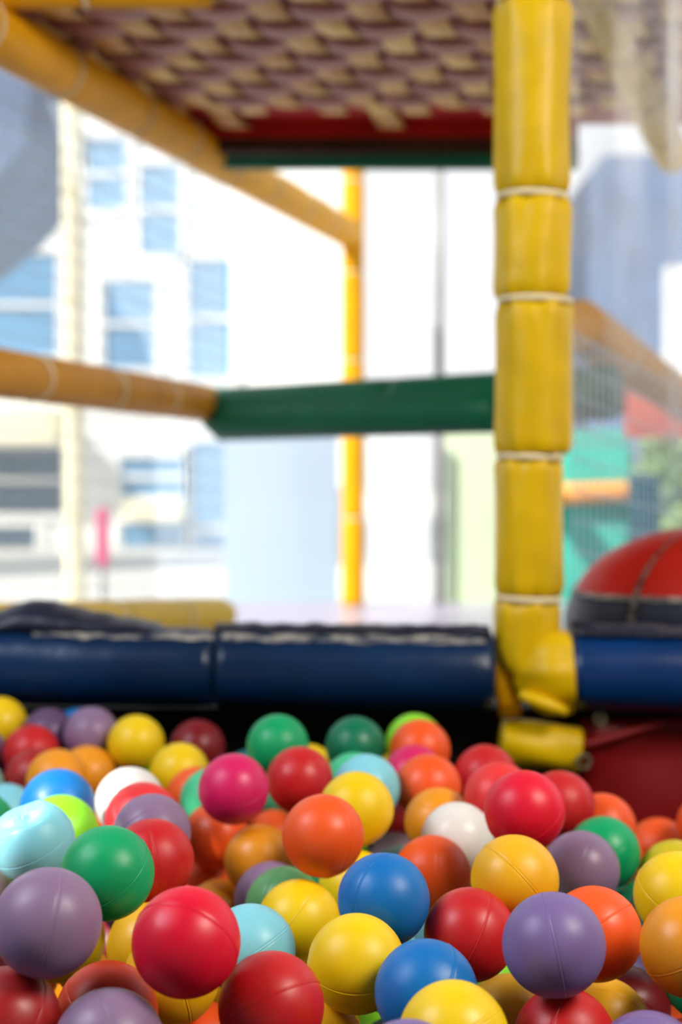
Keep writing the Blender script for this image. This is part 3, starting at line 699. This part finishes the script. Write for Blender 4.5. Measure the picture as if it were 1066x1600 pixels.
o=obj('mesh_screen',rbox((at(696,0,5.3).x,5.28,.0),(at(872,0,5.3).x,5.32,at(0,668,5.3).z),.006),M['pale_green']); tag(o,'pale greenish white panel standing in for hazy plants right of the grey pole','screen')  # added panel, stands in for pale plants in the haze
shrub('green shrub outside at the right edge above the red cushion',1068,7.5,.3,.95,3)
# right background: teal play panels
tp=thing('teal_partition','pale teal play panel behind the net right of the yellow post','panel',tuple(at(930,900,4.9)))
obj('panel_board',rbox((at(870,0,4.9).x,4.88,0),(at(984,0,4.9).x,4.94,at(0,672,4.9).z),.01),M['teal_panel'],tp)
bm=tube(bmesh.new(),at(868,772,4.84),at(1016,766,4.84),lambda t,an:.036,n=16,m=4); tag(obj('panel_bar',bm,M['orange_vinyl'],tp),'pale orange padded bar')
o=obj('padded_pillar',rbox((at(984,0,4.75).x,4.7,0),(at(1028,0,4.75).x,4.8,at(0,740,4.75).z),.012),M['teal_dark']); tag(o,'dark teal padded pillar above the red cushion at the right','pillar')
wd=thing('fabric_valance','red fabric valance hanging under the sloping tan beam at the right','fabric',tuple(at(1020,640,4.2)))
bm=bmesh.new(); box(bm,(at(975,0,4.2).x,4.18,at(0,684,4.2).z),(at(1100,0,4.2).x,4.2,at(0,588,4.2).z)); obj('fabric_strip',bm,M['pinkred'],wd,False)
o=obj('foam_block',rbox((at(925,0,4.0).x,3.95,at(0,652,4).z),(at(974,0,4.0).x,4.05,at(0,588,4).z),.02),M['navy_dark']); tag(o,'dark navy foam block hanging under the sloping tan beam','block')
# grey tree line / backdrop on the right seen through vinyl
gt=thing('building','grey building beyond the clear vinyl at the right','building',(at(1100,0,12).x,12,0))
bm=bmesh.new(); box(bm,(at(942,0,12).x,12,0),(at(1500,0,12).x,15,at(0,245,12).z)); obj('facade_wall',bm,M['slate'],gt,False)
bm=bmesh.new(); box(bm,(at(1035,0,12).x,11.9,at(0,640,12).z),(at(1500,0,12).x,12,at(0,420,12).z)); obj('pale_band',bm,M['facade'],gt,False)
# ---------------------------------------------------------------- light
w=bpy.data.worlds.new('World'); SC.world=w; w.use_nodes=True; nt=w.node_tree; bg=nt.nodes['Background']
tc=nt.nodes.new('ShaderNodeTexCoord'); sx=nt.nodes.new('ShaderNodeSeparateXYZ'); nt.links.new(tc.outputs['Generated'],sx.inputs[0])
rp_=nt.nodes.new('ShaderNodeValToRGB'); rp_.color_ramp.elements[0].color=(.30,.30,.29,1); rp_.color_ramp.elements[0].position=.46
rp_.color_ramp.elements[1].color=(.72,.85,1,1); rp_.color_ramp.elements[1].position=.95
e=rp_.color_ramp.elements.new(.52); e.color=(1,1,1,1)
mr=nt.nodes.new('ShaderNodeMapRange'); mr.inputs['From Min'].default_value=-1; mr.inputs['From Max'].default_value=1; nt.links.new(sx.outputs['Z'],mr.inputs['Value'])
nt.links.new(mr.outputs[0],rp_.inputs['Fac']); nt.links.new(rp_.outputs['Color'],bg.inputs['Color']); bg.inputs['Strength'].default_value=1.15
S=Vector((-.6,-.5,.62)).normalized()
sun=bpy.data.lights.new('sun','SUN'); sun.energy=6.5; sun.angle=.01; sun.color=(1,.95,.86); so=bpy.data.objects.new('sun',sun); COL.objects.link(so); so.rotation_euler=S.to_track_quat('Z','Y').to_euler()
def area(name,loc,target,size,power,col):
    l=bpy.data.lights.new(name,'AREA'); l.shape='DISK'; l.size=size; l.energy=power; l.color=col
    o=bpy.data.objects.new(name,l); COL.objects.link(o); o.location=loc; o.rotation_euler=(Vector(loc)-Vector(target)).to_track_quat('Z','Y').to_euler(); return o
area('ceiling_lamp_warm',(1.25,.35,1.75),(0,1.2,.3),.85,44,(1,.93,.82))
area('skylight_cool',(-1.25,.75,1.6),(0,1.2,.3),.9,28,(.80,.88,1))
# ---------------------------------------------------------------- camera
cd=bpy.data.cameras.new('camera'); co=bpy.data.objects.new('camera',cd); COL.objects.link(co); co.location=CAM
co.rotation_euler=(PI/2-TH,0,0); cd.sensor_fit='VERTICAL'; cd.sensor_height=36; cd.sensor_width=24; cd.lens=50; cd.clip_start=.02; cd.clip_end=200
cd.dof.use_dof=True; cd.dof.focus_distance=1.03; cd.dof.aperture_fstop=3.6; cd.dof.aperture_blades=9
SC.camera=co
vs=SC.view_settings; vs.view_transform='Standard'; vs.look='None'; vs.gamma=1; vs.use_curve_mapping=False; vs.exposure=0
